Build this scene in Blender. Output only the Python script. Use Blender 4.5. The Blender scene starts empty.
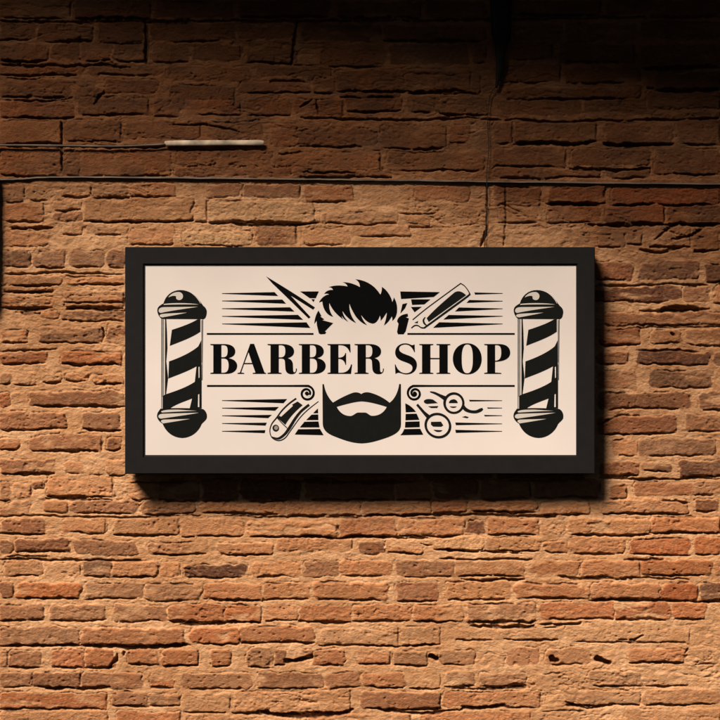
import bpy, math, random
import numpy as np

S = 0.003            # metres per photo pixel, measured on the wall
CAM_D = 6.0
C = bpy.context.scene.collection
rnd = random.Random(11)

def W(px, py):
    return ((px - 360) * S, (360 - py) * S)

# ------------------------------------------------------------------ materials
def mat(name):
    m = bpy.data.materials.new(name); m.use_nodes = True
    nt = m.node_tree
    return m, nt, nt.nodes, nt.links, nt.nodes['Principled BSDF']

def simple(name, col, rough=0.6, metal=0.0, noise=0.0, nscale=60, bump=0.0, bscale=200, spec=0.5):
    m, nt, N, L, P = mat(name)
    P.inputs['Roughness'].default_value = rough
    P.inputs['Metallic'].default_value = metal
    P.inputs['Specular IOR Level'].default_value = spec
    tc = N.new('ShaderNodeTexCoord')
    nz = N.new('ShaderNodeTexNoise'); nz.inputs['Scale'].default_value = nscale; nz.inputs['Detail'].default_value = 6
    L.new(tc.outputs['Object'], nz.inputs['Vector'])
    mr = N.new('ShaderNodeMapRange')
    mr.inputs['From Min'].default_value = 0.3; mr.inputs['From Max'].default_value = 0.7
    mr.inputs['To Min'].default_value = 1 - noise; mr.inputs['To Max'].default_value = 1 + noise
    L.new(nz.outputs['Fac'], mr.inputs['Value'])
    mx = N.new('ShaderNodeVectorMath'); mx.operation = 'SCALE'
    mx.inputs[0].default_value = col
    L.new(mr.outputs['Result'], mx.inputs['Scale'])
    L.new(mx.outputs['Vector'], P.inputs['Base Color'])
    if bump:
        n2 = N.new('ShaderNodeTexNoise'); n2.inputs['Scale'].default_value = bscale; n2.inputs['Detail'].default_value = 4
        L.new(tc.outputs['Object'], n2.inputs['Vector'])
        b = N.new('ShaderNodeBump'); b.inputs['Strength'].default_value = bump; b.inputs['Distance'].default_value = 0.001
        L.new(n2.outputs['Fac'], b.inputs['Height']); L.new(b.outputs['Normal'], P.inputs['Normal'])
    return m

M_frame = simple('matte_black_paint', (0.0112, 0.0099, 0.0104), 0.62, 0, 0.12, 40, 0.25, 900, 0.16)
M_lip = simple('black_rubber', (0.006, 0.006, 0.006), 0.7)
M_panel = simple('white_sign_board', (0.765, 0.69, 0.66), 0.55, 0, 0.06, 3, 0.05, 300, 0.15)
M_ink = simple('black_vinyl', (0.003, 0.003, 0.003), 0.6, 0, 0.1, 60, 0, 0, 0.04)
M_ink2 = simple('charcoal_vinyl', (0.0085, 0.0088, 0.008), 0.6, 0, 0.1, 60, 0, 0, 0.06)
M_grey = simple('grey_vinyl', (0.27, 0.25, 0.235), 0.5, 0, 0.1, 60, 0, 0, 0.3)
M_pale = simple('pale_grey_vinyl', (0.62, 0.57, 0.53), 0.5, 0, 0.05, 60, 0, 0, 0.3)
M_cable = simple('black_cable_rubber', (0.012, 0.010, 0.009), 0.7, 0, 0.3, 30, 0.3, 200)
M_strip = simple('weathered_metal_strip', (0.15, 0.11, 0.08), 0.6, 0.1, 0.5, 14, 0.5, 150)
M_rod = simple('chipped_white_paint', (0.66, 0.52, 0.38), 0.7, 0, 0.5, 25, 0.5, 150)
M_iron = simple('rusty_dark_iron', (0.012, 0.009, 0.008), 0.7, 0.3, 0.4, 30, 0.5, 150)
M_blocker_wood = simple('shade_blocker_wood', (0.045, 0.028, 0.018), 0.8, 0, 0.35, 8, 0.5, 80)

# ------------------------------------------------------------------ helpers
def link(name, me, m=None, parent=None, loc=None):
    o = bpy.data.objects.new(name, me); C.objects.link(o)
    if m and me: me.materials.append(m)
    if parent: o.parent = parent
    if loc: o.location = loc
    return o

def tag(o, label, cat, group=None, kind=None):
    o['label'] = label; o['category'] = cat
    if group: o['group'] = group
    if kind: o['kind'] = kind
    return o

import bmesh
def box_bm(bm, x0, x1, y0, y1, z0, z1):
    vs = [bm.verts.new((x, y, z)) for x in (x0, x1) for y in (y0, y1) for z in (z0, z1)]
    for f in ((0,1,3,2),(4,6,7,5),(0,4,5,1),(2,3,7,6),(0,2,6,4),(1,5,7,3)):
        bm.faces.new([vs[i] for i in f])
def finish(name, bm, m, parent=None, bevel=0, smooth=False):
    bmesh.ops.recalc_face_normals(bm, faces=bm.faces)
    if bevel:
        bmesh.ops.bevel(bm, geom=list(bm.edges), offset=bevel, segments=2, affect='EDGES', profile=0.6)
    me = bpy.data.meshes.new(name); bm.to_mesh(me); bm.free()
    if smooth: me.polygons.foreach_set('use_smooth', [True]*len(me.polygons))
    return link(name, me, m, parent)

# ------------------------------------------------------------------ the wall: numpy relief
def smooth(a, b, x):
    t = np.clip((x - a) / (b - a), 0, 1); return t * t * (3 - 2 * t)

class Lat:
    """value noise on a random lattice, sampled anywhere"""
    def __init__(s, seed, n=256):
        s.L = np.random.RandomState(seed).rand(n, n).astype(np.float32); s.n = n
    def __call__(s, x, y):
        xi = np.floor(x).astype(np.int32); yi = np.floor(y).astype(np.int32)
        fx = (x - xi).astype(np.float32); fy = (y - yi).astype(np.float32)
        fx = fx*fx*(3-2*fx); fy = fy*fy*(3-2*fy)
        n = s.n; x0 = xi % n; x1 = (xi+1) % n; y0 = yi % n; y1 = (yi+1) % n
        L = s.L
        return (L[y0,x0]*(1-fx)+L[y0,x1]*fx)*(1-fy) + (L[y1,x0]*(1-fx)+L[y1,x1]*fx)*fy
def fbm(x, y, seed, sx, sy, oct=4, gain=0.5):
    t = 0; a = 1; tot = 0
    for k in range(oct):
        t = t + a * (Lat(seed+k)(x/sx*2**k + 17.3*k, y/sy*2**k + 5.1*k) - 0.5); tot += a; a *= gain
    return t / tot * 2      # about -1..1

FINE = 0.7
xs = np.concatenate([np.arange(-520, -25, 3.0), np.arange(-25, 745, FINE), np.arange(745, 1241, 3.0)]).astype(np.float32)
ys = np.concatenate([np.arange(-520, -25, 3.0), np.arange(-25, 745, FINE), np.arange(745, 1241, 3.0)]).astype(np.float32)
nx, ny = len(xs), len(ys)
X, Y = np.meshgrid(xs, ys)

# how rubble-like the masonry is (rough smeared mortar) : band under the ledge, lower right corner
def blob(cx, cy, rx, ry):
    return np.exp(-(((X-cx)/rx)**2 + ((Y-cy)/ry)**2)).astype(np.float32)
rub = np.clip(blob(420, 215, 190, 24) + 0.9*blob(670, 240, 80, 16) + 0.7*blob(60, 232, 90, 18) + 0.6*blob(100, 190, 110, 8)
              + 0.75*blob(620, 690, 130, 42) + 0.6*blob(420, 650, 60, 14) + 0.8*blob(300, 700, 70, 16)
              + 0.5*blob(50, 290, 70, 20) + 0.5*blob(100, 480, 40, 20) + 0.4*blob(60, 378, 60, 8), 0, 1)
upper = smooth(183, 178, Y)

wxn = fbm(X, Y, 1, 22, 14, 3) ; wyn = fbm(X, Y, 5, 26, 12, 3)
wx2 = fbm(X, Y, 31, 5, 4, 2); wy2 = fbm(X, Y, 35, 6, 4, 2)
XW = X + 2.8*wxn + 1.3*wx2
YW = Y + 2.0*wyn + 1.1*wy2

H = (0.55*fbm(X, Y, 9, 30, 12, 4) + 0.6*fbm(X, Y, 14, 6, 3.5, 3) + 0.22*fbm(X, Y, 17, 2.0, 1.6, 1)).astype(np.float32)       # mortar bed
H += (0.12+0.88*rub) * (3.0*fbm(X, Y+8*wxn, 20, 40, 11, 5, 0.62)) + 0.35*rub
MASK = np.zeros_like(H); TONE = np.zeros_like(H)
COL = np.zeros(H.shape + (3,), np.float32); COL[:] = (0.50, 0.26, 0.125)

TONES = {   # base colours of the fired clay; q also carries the dimmer light at right
 'l': (0.72, 0.40, 0.195), 'o': (0.60, 0.245, 0.100), 'm': (0.54, 0.235, 0.098),
 'b': (0.33, 0.130, 0.060), 'r': (0.50, 0.155, 0.053), 'R': (0.54, 0.130, 0.040),
 'q': (0.26, 0.085, 0.036), 'd': (0.175, 0.066, 0.037)}
def win(x0, x1, y0, y1):
    i0 = max(0, np.searchsorted(xs, x0)); i1 = min(nx, np.searchsorted(xs, x1))
    j0 = max(0, np.searchsorted(ys, y0)); j1 = min(ny, np.searchsorted(ys, y1))
    return slice(j0, j1), slice(i0, i1)

face = (0.30*fbm(X, Y, 44, 14, 7, 4) + 0.36*fbm(X, Y, 48, 4, 2.6, 3) + 0.16*fbm(X, Y, 56, 1.8, 1.5, 1)).astype(np.float32)
pits = smooth(0.3, 0.62, fbm(X, Y, 52, 5.0, 3.2, 3)).astype(np.float32)
edge_n = fbm(X, Y, 60, 9, 6, 3).astype(np.float32)
cn = 0.75*fbm(X, Y, 101, 14, 12, 3) + 0.6*fbm(X, Y, 105, 4, 4, 2)
CR = []   # cracks gathered
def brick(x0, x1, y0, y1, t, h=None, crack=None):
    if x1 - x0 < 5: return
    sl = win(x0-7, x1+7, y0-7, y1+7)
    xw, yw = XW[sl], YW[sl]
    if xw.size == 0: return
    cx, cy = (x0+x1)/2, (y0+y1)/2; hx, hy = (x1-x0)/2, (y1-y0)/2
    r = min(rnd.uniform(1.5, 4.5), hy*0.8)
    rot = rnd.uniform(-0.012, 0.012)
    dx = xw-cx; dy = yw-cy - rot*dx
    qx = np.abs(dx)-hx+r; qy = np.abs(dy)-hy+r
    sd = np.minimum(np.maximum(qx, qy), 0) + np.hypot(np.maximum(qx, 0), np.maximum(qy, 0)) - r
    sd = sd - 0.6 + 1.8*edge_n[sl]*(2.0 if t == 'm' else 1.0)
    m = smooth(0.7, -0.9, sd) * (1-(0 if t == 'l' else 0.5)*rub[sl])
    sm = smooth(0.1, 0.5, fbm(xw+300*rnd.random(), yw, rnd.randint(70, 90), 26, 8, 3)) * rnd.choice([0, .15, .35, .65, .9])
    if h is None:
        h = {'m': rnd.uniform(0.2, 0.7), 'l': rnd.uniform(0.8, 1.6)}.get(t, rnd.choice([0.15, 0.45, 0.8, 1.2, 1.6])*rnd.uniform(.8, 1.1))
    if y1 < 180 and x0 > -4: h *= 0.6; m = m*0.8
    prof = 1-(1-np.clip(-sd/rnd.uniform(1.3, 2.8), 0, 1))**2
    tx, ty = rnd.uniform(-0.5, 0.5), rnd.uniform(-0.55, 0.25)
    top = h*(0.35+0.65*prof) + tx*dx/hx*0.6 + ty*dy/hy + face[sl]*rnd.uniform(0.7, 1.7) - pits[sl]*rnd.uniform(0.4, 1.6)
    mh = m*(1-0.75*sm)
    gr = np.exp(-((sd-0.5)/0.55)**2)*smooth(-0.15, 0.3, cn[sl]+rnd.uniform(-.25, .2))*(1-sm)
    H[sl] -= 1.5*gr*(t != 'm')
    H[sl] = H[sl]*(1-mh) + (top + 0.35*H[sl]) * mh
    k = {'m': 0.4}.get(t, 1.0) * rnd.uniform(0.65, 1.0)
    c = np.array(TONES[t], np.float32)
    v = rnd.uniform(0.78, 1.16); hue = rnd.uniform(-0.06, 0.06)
    if t in 'rR' and x0 > 585 and y0 > 255 and y0 < 480: c = np.array(TONES['q'], np.float32)*1.15  # bricks right of the sign darkened; dimmer light put into their colour
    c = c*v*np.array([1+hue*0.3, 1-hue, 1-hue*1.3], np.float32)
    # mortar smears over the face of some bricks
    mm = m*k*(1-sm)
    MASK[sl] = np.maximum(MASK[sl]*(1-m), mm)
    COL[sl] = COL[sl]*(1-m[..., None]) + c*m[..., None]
    # shrinkage gap under the brick
    p = crack if crack is not None else rnd.choice([0, 0, .35, .6, .9])
    if p > 0:
        a = x0 + (x1-x0)*rnd.uniform(-0.02, 0.35*(1-p)+0.02); b = x1 - (x1-x0)*rnd.uniform(-0.02, 0.35*(1-p)+0.02)
        CR.append(([(a, y1+0.6), ((a+b)/2, y1+0.9+rnd.uniform(-.5, .5)), (b, y1+0.5)], rnd.uniform(0.3, 0.6)+0.55*p*p, 1.8+2.2*p))
    if rnd.random() < 0.3:
        CR.append(([(x0+rnd.uniform(0, 10), y0-0.3), (x0+(x1-x0)*rnd.uniform(.3, .9), y0-0.5)], 0.4, 1.6))
    if rnd.random() < 0.3:
        CR.append(([(x1+0.4, y0+1), (x1+0.2, y1-1)], 0.45, 1.5))

def rows(s):
    for ln in s.strip().splitlines():
        for it in ln.split(';'):
            f = it.split()
            if not f: continue
            brick(*[float(v) for v in f[:4]], f[4], None, float(f[5]) if len(f) > 5 else None)

# generic courses outside what the photograph shows, and behind the sign
def auto(xa, xb, ya, yb, tones, hgt=21.2, lmin=38, lmax=92, clip=None):
    y = ya
    while y < yb - 8:
        x = xa - rnd.uniform(0, 50)
        while x < xb:
            l = rnd.uniform(lmin, lmax); a, b = x, min(x+l, xb)
            cx = (a+b)/2
            if not (clip and clip(a, b, y+4, y+hgt)):
                brick(max(a, xa), b, y+2.5+rnd.uniform(-.7, .7), y+hgt-2.5+rnd.uniform(-.7, .7), rnd.choice(tones))
            x += l + rnd.uniform(3.5, 8)
        y += hgt
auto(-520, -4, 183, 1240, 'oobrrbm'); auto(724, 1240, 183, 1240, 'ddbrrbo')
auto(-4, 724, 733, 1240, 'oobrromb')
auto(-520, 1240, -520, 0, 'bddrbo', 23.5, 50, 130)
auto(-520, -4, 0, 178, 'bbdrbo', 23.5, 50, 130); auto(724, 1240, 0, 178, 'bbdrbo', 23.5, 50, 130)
auto(128, 592, 250, 476, 'oobrrbm')

# --- above the ledge (sooty, long flat stones)
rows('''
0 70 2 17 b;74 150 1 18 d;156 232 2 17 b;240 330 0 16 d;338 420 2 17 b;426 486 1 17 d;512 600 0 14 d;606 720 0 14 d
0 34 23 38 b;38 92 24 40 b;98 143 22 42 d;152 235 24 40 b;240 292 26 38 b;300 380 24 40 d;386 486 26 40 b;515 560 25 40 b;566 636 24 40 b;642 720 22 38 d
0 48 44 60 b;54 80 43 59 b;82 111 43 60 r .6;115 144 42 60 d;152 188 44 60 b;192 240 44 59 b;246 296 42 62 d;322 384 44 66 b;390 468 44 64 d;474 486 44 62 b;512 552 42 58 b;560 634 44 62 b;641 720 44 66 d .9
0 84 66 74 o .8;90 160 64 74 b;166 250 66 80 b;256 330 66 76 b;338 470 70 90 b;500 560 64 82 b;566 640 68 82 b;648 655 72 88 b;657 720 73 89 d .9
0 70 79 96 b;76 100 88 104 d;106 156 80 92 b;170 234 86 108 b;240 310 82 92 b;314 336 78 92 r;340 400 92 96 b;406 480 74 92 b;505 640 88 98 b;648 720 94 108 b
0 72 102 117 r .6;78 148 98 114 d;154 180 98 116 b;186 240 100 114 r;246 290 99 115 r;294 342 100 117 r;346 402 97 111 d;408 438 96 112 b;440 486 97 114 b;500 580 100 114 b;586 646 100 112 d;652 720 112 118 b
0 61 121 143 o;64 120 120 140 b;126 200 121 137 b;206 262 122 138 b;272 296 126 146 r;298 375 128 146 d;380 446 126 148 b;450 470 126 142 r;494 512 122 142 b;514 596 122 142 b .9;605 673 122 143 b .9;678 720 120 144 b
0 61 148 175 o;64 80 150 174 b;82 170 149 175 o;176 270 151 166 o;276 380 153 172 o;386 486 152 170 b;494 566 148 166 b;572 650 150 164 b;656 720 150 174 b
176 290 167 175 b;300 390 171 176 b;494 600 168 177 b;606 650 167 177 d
''')
# --- below the ledge, left and middle
rows('''
2 24 186 201 b .6;26 48 188 200 m;62 90 185 196 m .8;92 128 185 197 b .9;132 176 184 196 r .9;206 240 184 196 b;244 300 185 197 b;306 352 186 200 r;360 410 186 201 m;414 470 186 200 r
3 43 203 221 r .7;54 81 201 209 o .9;55 82 212 219 b .3;85 192 198 220 o .9;196 206 200 222 m;208 312 202 222 l .95;322 398 212 223 b;406 429 215 226 r .2;436 476 208 222 b
6 50 228 246 o;64 82 226 234 o;86 126 226 234 b .3;130 174 228 244 o;184 250 232 245 l .5;256 296 226 244 b;304 350 230 244 o;352 410 225 236 r;416 470 228 240 m
494 540 187 205 b;548 605 187 202 r .9;612 720 188 204 r .7;500 536 208 222 o;546 600 206 222 r;606 664 206 223 r .8;668 720 206 223 b .9;560 590 228 244 m;600 624 230 246 b;627 642 232 243 l;648 690 228 246 m;694 720 230 250 b
3 30 250 266 d;35 64 250 267 d;69 103 251 267 d;107 124 251 267 d
4 62 276 285 o;66 124 277 284 o .4;4 52 287 292 o .9;64 123 292 302 b .5
0 55 297 307 o .9;66 124 297 307 o .95;62 124 311 320 d .6;42 58 311 318 o
0 27 331 342 r;40 102 328 342 d .9;107 124 327 342 b
0 47 353 363 r .8;60 120 352 363 r .8
0 10 373 383 b;14 36 374 384 m .6;42 62 373 381 o .8;66 88 373 380 o .6;94 124 375 384 o .8
0 10 394 406 r;13 28 394 405 m;31 124 392 406 b .9
0 65 413 429 b .4;84 120 413 430 b 1
0 18 438 449 r;30 101 436 450 b .9;107 121 438 449 b
0 53 461 473 b .9;65 83 462 472 o .7;86 104 462 474 m;106 126 460 474 o
0 9 482 500 b 1;13 30 484 498 o;31 42 481 487 b;46 112 477 496 o .95
0 30 503 514 b;45 68 501 512 o;70 138 501 512 b .3;142 195 502 514 b .6;198 285 502 513 o .7;288 360 502 514 o .9;363 430 501 514 o .9;433 466 501 512 r .9;470 538 501 512 o .8;542 590 502 514 o .9;602 688 500 513 o .9;695 718 500 510 b .6
130 158 480 499 o;160 198 480 500 b .6;202 238 479 500 b;242 300 480 500 d;306 394 479 499 b .8;397 430 480 499 r;434 478 479 498 b;482 530 480 498 b;534 600 480 497 b .9;610 627 484 497 o .7;635 692 482 495 r;694 720 482 495 b
0 45 519 533 b .8;62 105 519 533 o .5;114 177 518 534 o 1;181 242 520 536 o .5;246 338 521 536 o .9;341 395 518 536 r .9;398 464 519 535 o;467 485 521 532 d 0;488 538 519 534 o .8;542 566 519 534 m;569 650 519 534 o .9;652 720 517 532 r 1
0 12 540 553 b;15 69 540 552 b .6;75 136 541 555 b;149 207 543 554 b .6;218 272 544 554 o .7;276 352 539 550 o;360 384 543 554 b;386 423 542 553 o .7;435 484 537 549 l .8;488 540 538 551 o .8;543 568 541 552 o .8;570 625 538 553 o .6;630 690 539 554 r .7;695 720 538 553 r
5 42 561 576 o .7;46 80 562 577 m;83 110 561 576 d;112 158 562 576 o .6;160 180 562 576 o;186 245 565 577 d .3;252 300 563 576 o .5;304 340 562 576 b;342 392 562 575 o .6;397 455 562 576 b .2;457 524 562 576 o;530 580 561 575 r;583 640 561 577 r .5;642 712 560 575 r .7;715 732 560 575 o
0 13 584 598 b;16 79 584 598 r .8;85 143 584 599 b .6;145 200 585 600 b;204 262 584 599 r .9;264 309 583 599 o .9;313 388 583 599 o .6;397 438 584 600 b .95;447 511 583 599 o .5;516 590 584 598 r .5;591 661 584 599 o .7;663 698 584 599 r .9;701 730 583 600 d 1
0 44 605 620 b .9;50 105 605 620 b .4;115 165 606 621 b .3;167 225 605 621 r 1;227 261 606 621 r .9;265 297 606 620 o .4;300 350 606 621 r 1;353 411 605 620 r .9;414 461 605 621 o .7;467 536 605 621 b 1;540 614 603 619 r .8;617 670 603 619 r .6;673 706 602 618 r .5
0 78 628 645 b .95;82 184 629 645 r 1;190 240 628 643 r .6;242 313 627 642 r 1;320 398 628 645 m .7;402 440 628 644 m .8;446 500 628 640 m;505 560 628 640 m .9;566 690 628 642 m .4
0 7 651 667 b;9 42 651 667 b .95;53 83 650 667 R .9;85 114 650 667 r .9;127 158 650 664 r .5;162 198 650 665 r .9;212 231 650 666 r;248 272 649 667 b 1;275 284 650 664 b .9;287 312 649 660 b 1;314 344 651 665 r;358 390 651 664 r;394 427 651 665 b .9;440 474 651 665 b .2;480 502 651 665 m;507 540 649 664 r;546 590 650 664 o .4;629 684 649 663 r 1;690 720 650 664 m
0 32 674 687 b .4;33 80 673 686 b .7;82 142 673 688 b;151 173 673 687 r .9;182 250 674 688 b .5;259 322 674 688 b .5;326 360 673 688 b .6;364 404 674 687 o;408 440 674 688 m .8;445 475 673 686 b .9;480 528 674 686 b .9;534 580 674 686 m;588 640 672 686 b .5;644 688 673 686 m .9
0 106 694 709 r .7;112 148 693 706 b .9;150 178 694 705 b .9;184 230 694 712 m;234 350 691 713 o 1;362 440 693 708 b .9;444 540 692 707 o .7;566 640 691 705 b 1;644 720 690 704 o .7
0 107 712 729 o .6;118 180 712 728 r .7;186 244 716 730 m;252 300 718 730 m;308 410 715 730 o;420 530 713 730 o;540 620 712 730 m;626 720 710 728 o
''')
# --- right of the sign
rows('''
592 633 263 279 r;641 698 262 278 d;706 730 264 281 d
592 680 287 301 d;683 709 287 301 b;714 730 287 302 o
606 730 313 324 r .2
600 640 327 344 r;651 680 330 343 o .2;685 730 330 344 r
598 628 352 364 b;637 709 352 364 d .4;714 730 352 364 d
598 637 371 388 r;651 712 371 387 d .5
598 692 393 409 b .4;701 730 393 410 d .8
600 675 417 433 r .6;686 730 416 432 b .3
612 638 441 455 o .2;640 716 440 455 d .3
600 639 462 475 r .8;641 671 463 471 d;679 730 461 476 d .8
''')
# explicit gaps, holes and fissures read off the wall
cr = '''
3 273.5 60 273.2 123 273.8|.55 3
18 293 40 292.5 55 291|.6 2.5
6 309 24 309.5 50 308.5|.7 4
16 311.5 28 313 39 313.2|1.6 3.5
66 309 95 309.5 124 309.8|.8 4
102.5 329 103.5 336 102 341|.9 4
0 350.2 30 350.8 58 350|.6 3
46 498.5 75 499 112 500|.8 4
0 559.8 60 559.4 110 560.4 140 560.4|.7 4
5 557.3 50 557|.4 2
225 516.5 300 516.2 362 516.8|.6 3.5
362 515.5 430 515 510 515.8 560 516.5|.9 4.5
0 516 60 516.5 200 517|.45 2.5
300 537.2 345 537.8 430 538|.7 4.5
434 549.5 480 551 500 553.5 522 553.8|.6 4
421 543.5 428 545 433 545|1.0 4
440 559.3 490 559.6 532 559.3|.6 4
624 560 645 560.6 663 559.8|1.0 4
462 579.5 482 582 500 580.5 525 580.4|1.3 5
590 600 640 601.5 690 600.5 722 603|.9 5
640 577.5 690 580|.5 2.5
556 577.5 600 580 632 579|.7 3
180 624.2 205 624.4 225 622.8 258 622|1.3 5
470 625.5 500 627.5 534 625.6|1.6 5
540 624.5 560 625 590 623.5|1.3 5
82 647 120 647.5 150 647.8 190 645|1.3 5
0 646 80 646.3|.8 4.5
360 646.5 440 644.2|.6 3.5
431 657 433 658.5 436 659.5|2.6 12
597 658.5 602 661.5 609 663|2.9 13
552 658.5 556 659.5|2.6 9
685 653 688 649|1.4 4
124 652 123 656|1.8 5
117 655 116 662 108 668|1.5 5
286 661 300 660.5 311 658|2.3 5
45 688 70 687 82 688.5 110 687|1.4 5
450 689 490 688.8 530 688.5|.9 4.5
258 712 280 715.5 310 717 340 715 353 709|1.7 6
378 710 420 714 460 710 505 705.5|1.2 5
565 702 585 708.5 600 707|1.2 5
620 640 635 640.5 643 636|.7 3.5
544 628 560 627.5|.8 3
232 224.6 265 225.5 300 224.5 318 222|1.2 5
84 220.5 120 221 160 222.2 193 221|.6 4
12 229 30 228.5 52 227.5|1.6 5
545 203.5 575 204.5 600 204.6|1.1 5
585 224.8 640 225.3 722 224.5|1.0 5
610 204 650 204.5|.8 3.5
655 240 670 228 680 224|1.0 4
672 240 690 236 705 226|1.0 4
640 249 660 252 680 247|.9 4
487 225 486 232 481 247|1.5 5
488 180 487 205 487 226|.7 3
505 184 506 215 504 246|.6 2
400 214 430 213 436 212|.7 4
640 310.5 662 310.5 680 311.5 696 311 710 309|1.0 4
664 309.5 680 308.5 698 310|2.4 7
590 285 640 284.8 708 284.8|.6 3.5
637 351 700 351|.5 2
600 424 618 416 640 415.5|.6 2.5
600 477.5 640 479.5 690 478.5 722 480|.7 4
660 500.6 690 502.5|.8 4
671 334 675 337|1.5 4
614 329 650 327 720 327|.5 2
0 145.6 60 146 118 146.8 165 146|.9 4
62 122 61 145 62 172|.6 3
145 22 147 40 146 62|1.6 4
297 20 294 45 291 66|1.2 4
0 21.5 200 21 420 20 720 16|1.0 4
330 118.5 400 119.5 480 118|.8 4
480 119.5 560 120.5 720 118.5|.7 3.5
515 144 560 144.5 594 143|1.3 5
605 144.5 640 145 673 144|1.3 5
570 168 620 170 650 168|1.3 4
640 67.5 680 69 722 67.5|1.2 5
655 91 690 92 722 90.5|1.0 5
0 64 50 66 90 65 130 67|.9 4
0 100 36 101 72 98.5|.6 3
94 104 99 95 104 92|1.3 4
170 125 200 124 240 130|.6 3
270 82 310 80|.6 3
300 107 312 99|.9 4
316 100 318 114|1.0 4
'''
for ln in cr.strip().splitlines():
    a, b = ln.split('|'); v = [float(t) for t in a.split()]; w, d = [float(t) for t in b.split()]
    CR.append((list(zip(v[::2], v[1::2])), w, d))

rubble_fiss = (1 - smooth(0.0, 0.075, np.abs(fbm(X, Y+5*wxn, 91, 46, 10, 4, 0.55)))) * smooth(0.05, 0.4, fbm(X, Y, 97, 50, 25, 2)+0.1)
H -= 2.2*rubble_fiss*(0.25 + 0.75*np.maximum(rub, 0.35*upper))
fiss2 = (1 - smooth(0.0, 0.10, np.abs(fbm(X, Y+3*wyn, 131, 17, 5.5, 3, 0.55)))) * smooth(0.15, 0.5, fbm(X, Y, 137, 26, 14, 3)+0.12)
H -= (0.55+0.9*rub)*fiss2
crumb = np.abs(fbm(X, Y, 141, 7, 4.5, 3, 0.6)) * smooth(-0.1, 0.45, fbm(X, Y, 147, 34, 18, 3))
H += (1.1+1.3*rub)*crumb
CRK = np.zeros_like(H)
cxw = X + 0.8*wx2; cyw = Y + 2.0*wyn + 1.1*wy2
for pts, w, d in CR:
    x0 = min(p[0] for p in pts); x1 = max(p[0] for p in pts); y0 = min(p[1] for p in pts); y1 = max(p[1] for p in pts)
    sl = win(x0-6, x1+6, y0-7, y1+7)
    x, y = cxw[sl], cyw[sl]
    if x.size == 0: continue
    best = np.full(x.shape, 1e9, np.float32)
    ends = np.minimum(np.hypot(x-pts[0][0], y-pts[0][1]), np.hypot(x-pts[-1][0], y-pts[-1][1]))
    big = w > 1.8
    for (ax, ay), (bx, by) in zip(pts[:-1], pts[1:]):
        ex, ey = bx-ax, by-ay; L2 = ex*ex+ey*ey+1e-6
        t = np.clip(((x-ax)*ex+(y-ay)*ey)/L2, 0, 1)
        best = np.minimum(best, np.hypot(x-ax-t*ex, y-ay-t*ey))
    ww = w*1.15*np.clip(1+(0.6 if big else 1.3)*cn[sl], 0.0, 2)*(1 if big else (0.25+0.75*smooth(0, 9, ends)))
    g = (1-smooth(ww*0.7, ww*0.7+0.9, best))*np.clip(ww*2.2/w, 0, 1)
    H[sl] -= g*d
    CRK[sl] = np.maximum(CRK[sl], g)
# lips of mortar standing proud just above the gaps make them read as overhangs
H += 0.5*fbm(X, Y, 120, 120, 70, 2)
H = H.astype(np.float32)

V = np.empty((nx*ny, 3), np.float32)
V[:, 0] = ((X-360)*S).ravel(); V[:, 2] = ((360-Y)*S).ravel(); V[:, 1] = (-H*S + 0.004).ravel()
idx = np.arange(nx*ny, dtype=np.int32).reshape(ny, nx)
q = np.stack([idx[:-1, :-1], idx[1:, :-1], idx[1:, 1:], idx[:-1, 1:]], -1).reshape(-1, 4)
# closed thickness: border ring pulled back into a 30 cm thick wall
ring = np.concatenate([idx[0, :], idx[1:, -1], idx[-1, -2::-1], idx[-2:0:-1, 0]])
nb = len(ring); VB = V[ring].copy(); VB[:, 1] = 0.3
V = np.concatenate([V, VB]); rb = np.arange(nb, dtype=np.int32) + nx*ny
nxt = np.roll(np.arange(nb), -1)
q2 = np.stack([ring, ring[nxt], rb[nxt], rb], -1).astype(np.int32)
Q = np.concatenate([q, q2])
me = bpy.data.meshes.new('brick_wall')
me.vertices.add(len(V)); me.vertices.foreach_set('co', V.ravel())
me.loops.add(Q.size + nb); me.polygons.add(len(Q)+1)
me.loops.foreach_set('vertex_index', np.concatenate([Q.ravel(), rb]))
me.polygons.foreach_set('loop_start', np.concatenate([np.arange(0, Q.size, 4), [Q.size]]).astype(np.int32))
sm = np.ones(len(Q)+1, bool); sm[len(q):] = False
me.polygons.foreach_set('use_smooth', sm)
me.update()
def attr(name, rgb):
    a = me.attributes.new(name, 'FLOAT_COLOR', 'POINT')
    d = np.ones((len(V), 4), np.float32); d[:nx*ny, :3] = rgb.reshape(-1, 3)
    a.data.foreach_set('color', d.ravel())
attr('clay', COL)
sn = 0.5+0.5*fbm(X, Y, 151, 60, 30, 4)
soot_falloff = np.clip(upper*(0.72+0.5*sn) + (Y > 180)*(0.95*smooth(400, 600, X+40*wxn)*smooth(285, 200, Y+14*wyn) + 0.5*smooth(215, 180, Y+12*wyn)
               + 0.75*sn*smooth(555, 650, X)*smooth(530, 420, Y+24*wyn) + 0.6*sn*smooth(110, 20, X+20*wxn)*smooth(430, 320, Y+20*wyn)), 0, 1)  # soot at the ledge; right and left patches paint in the light falloff
attr('kind_mask', np.stack([MASK, CRK, soot_falloff], -1).astype(np.float32))
del XW, YW

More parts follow.
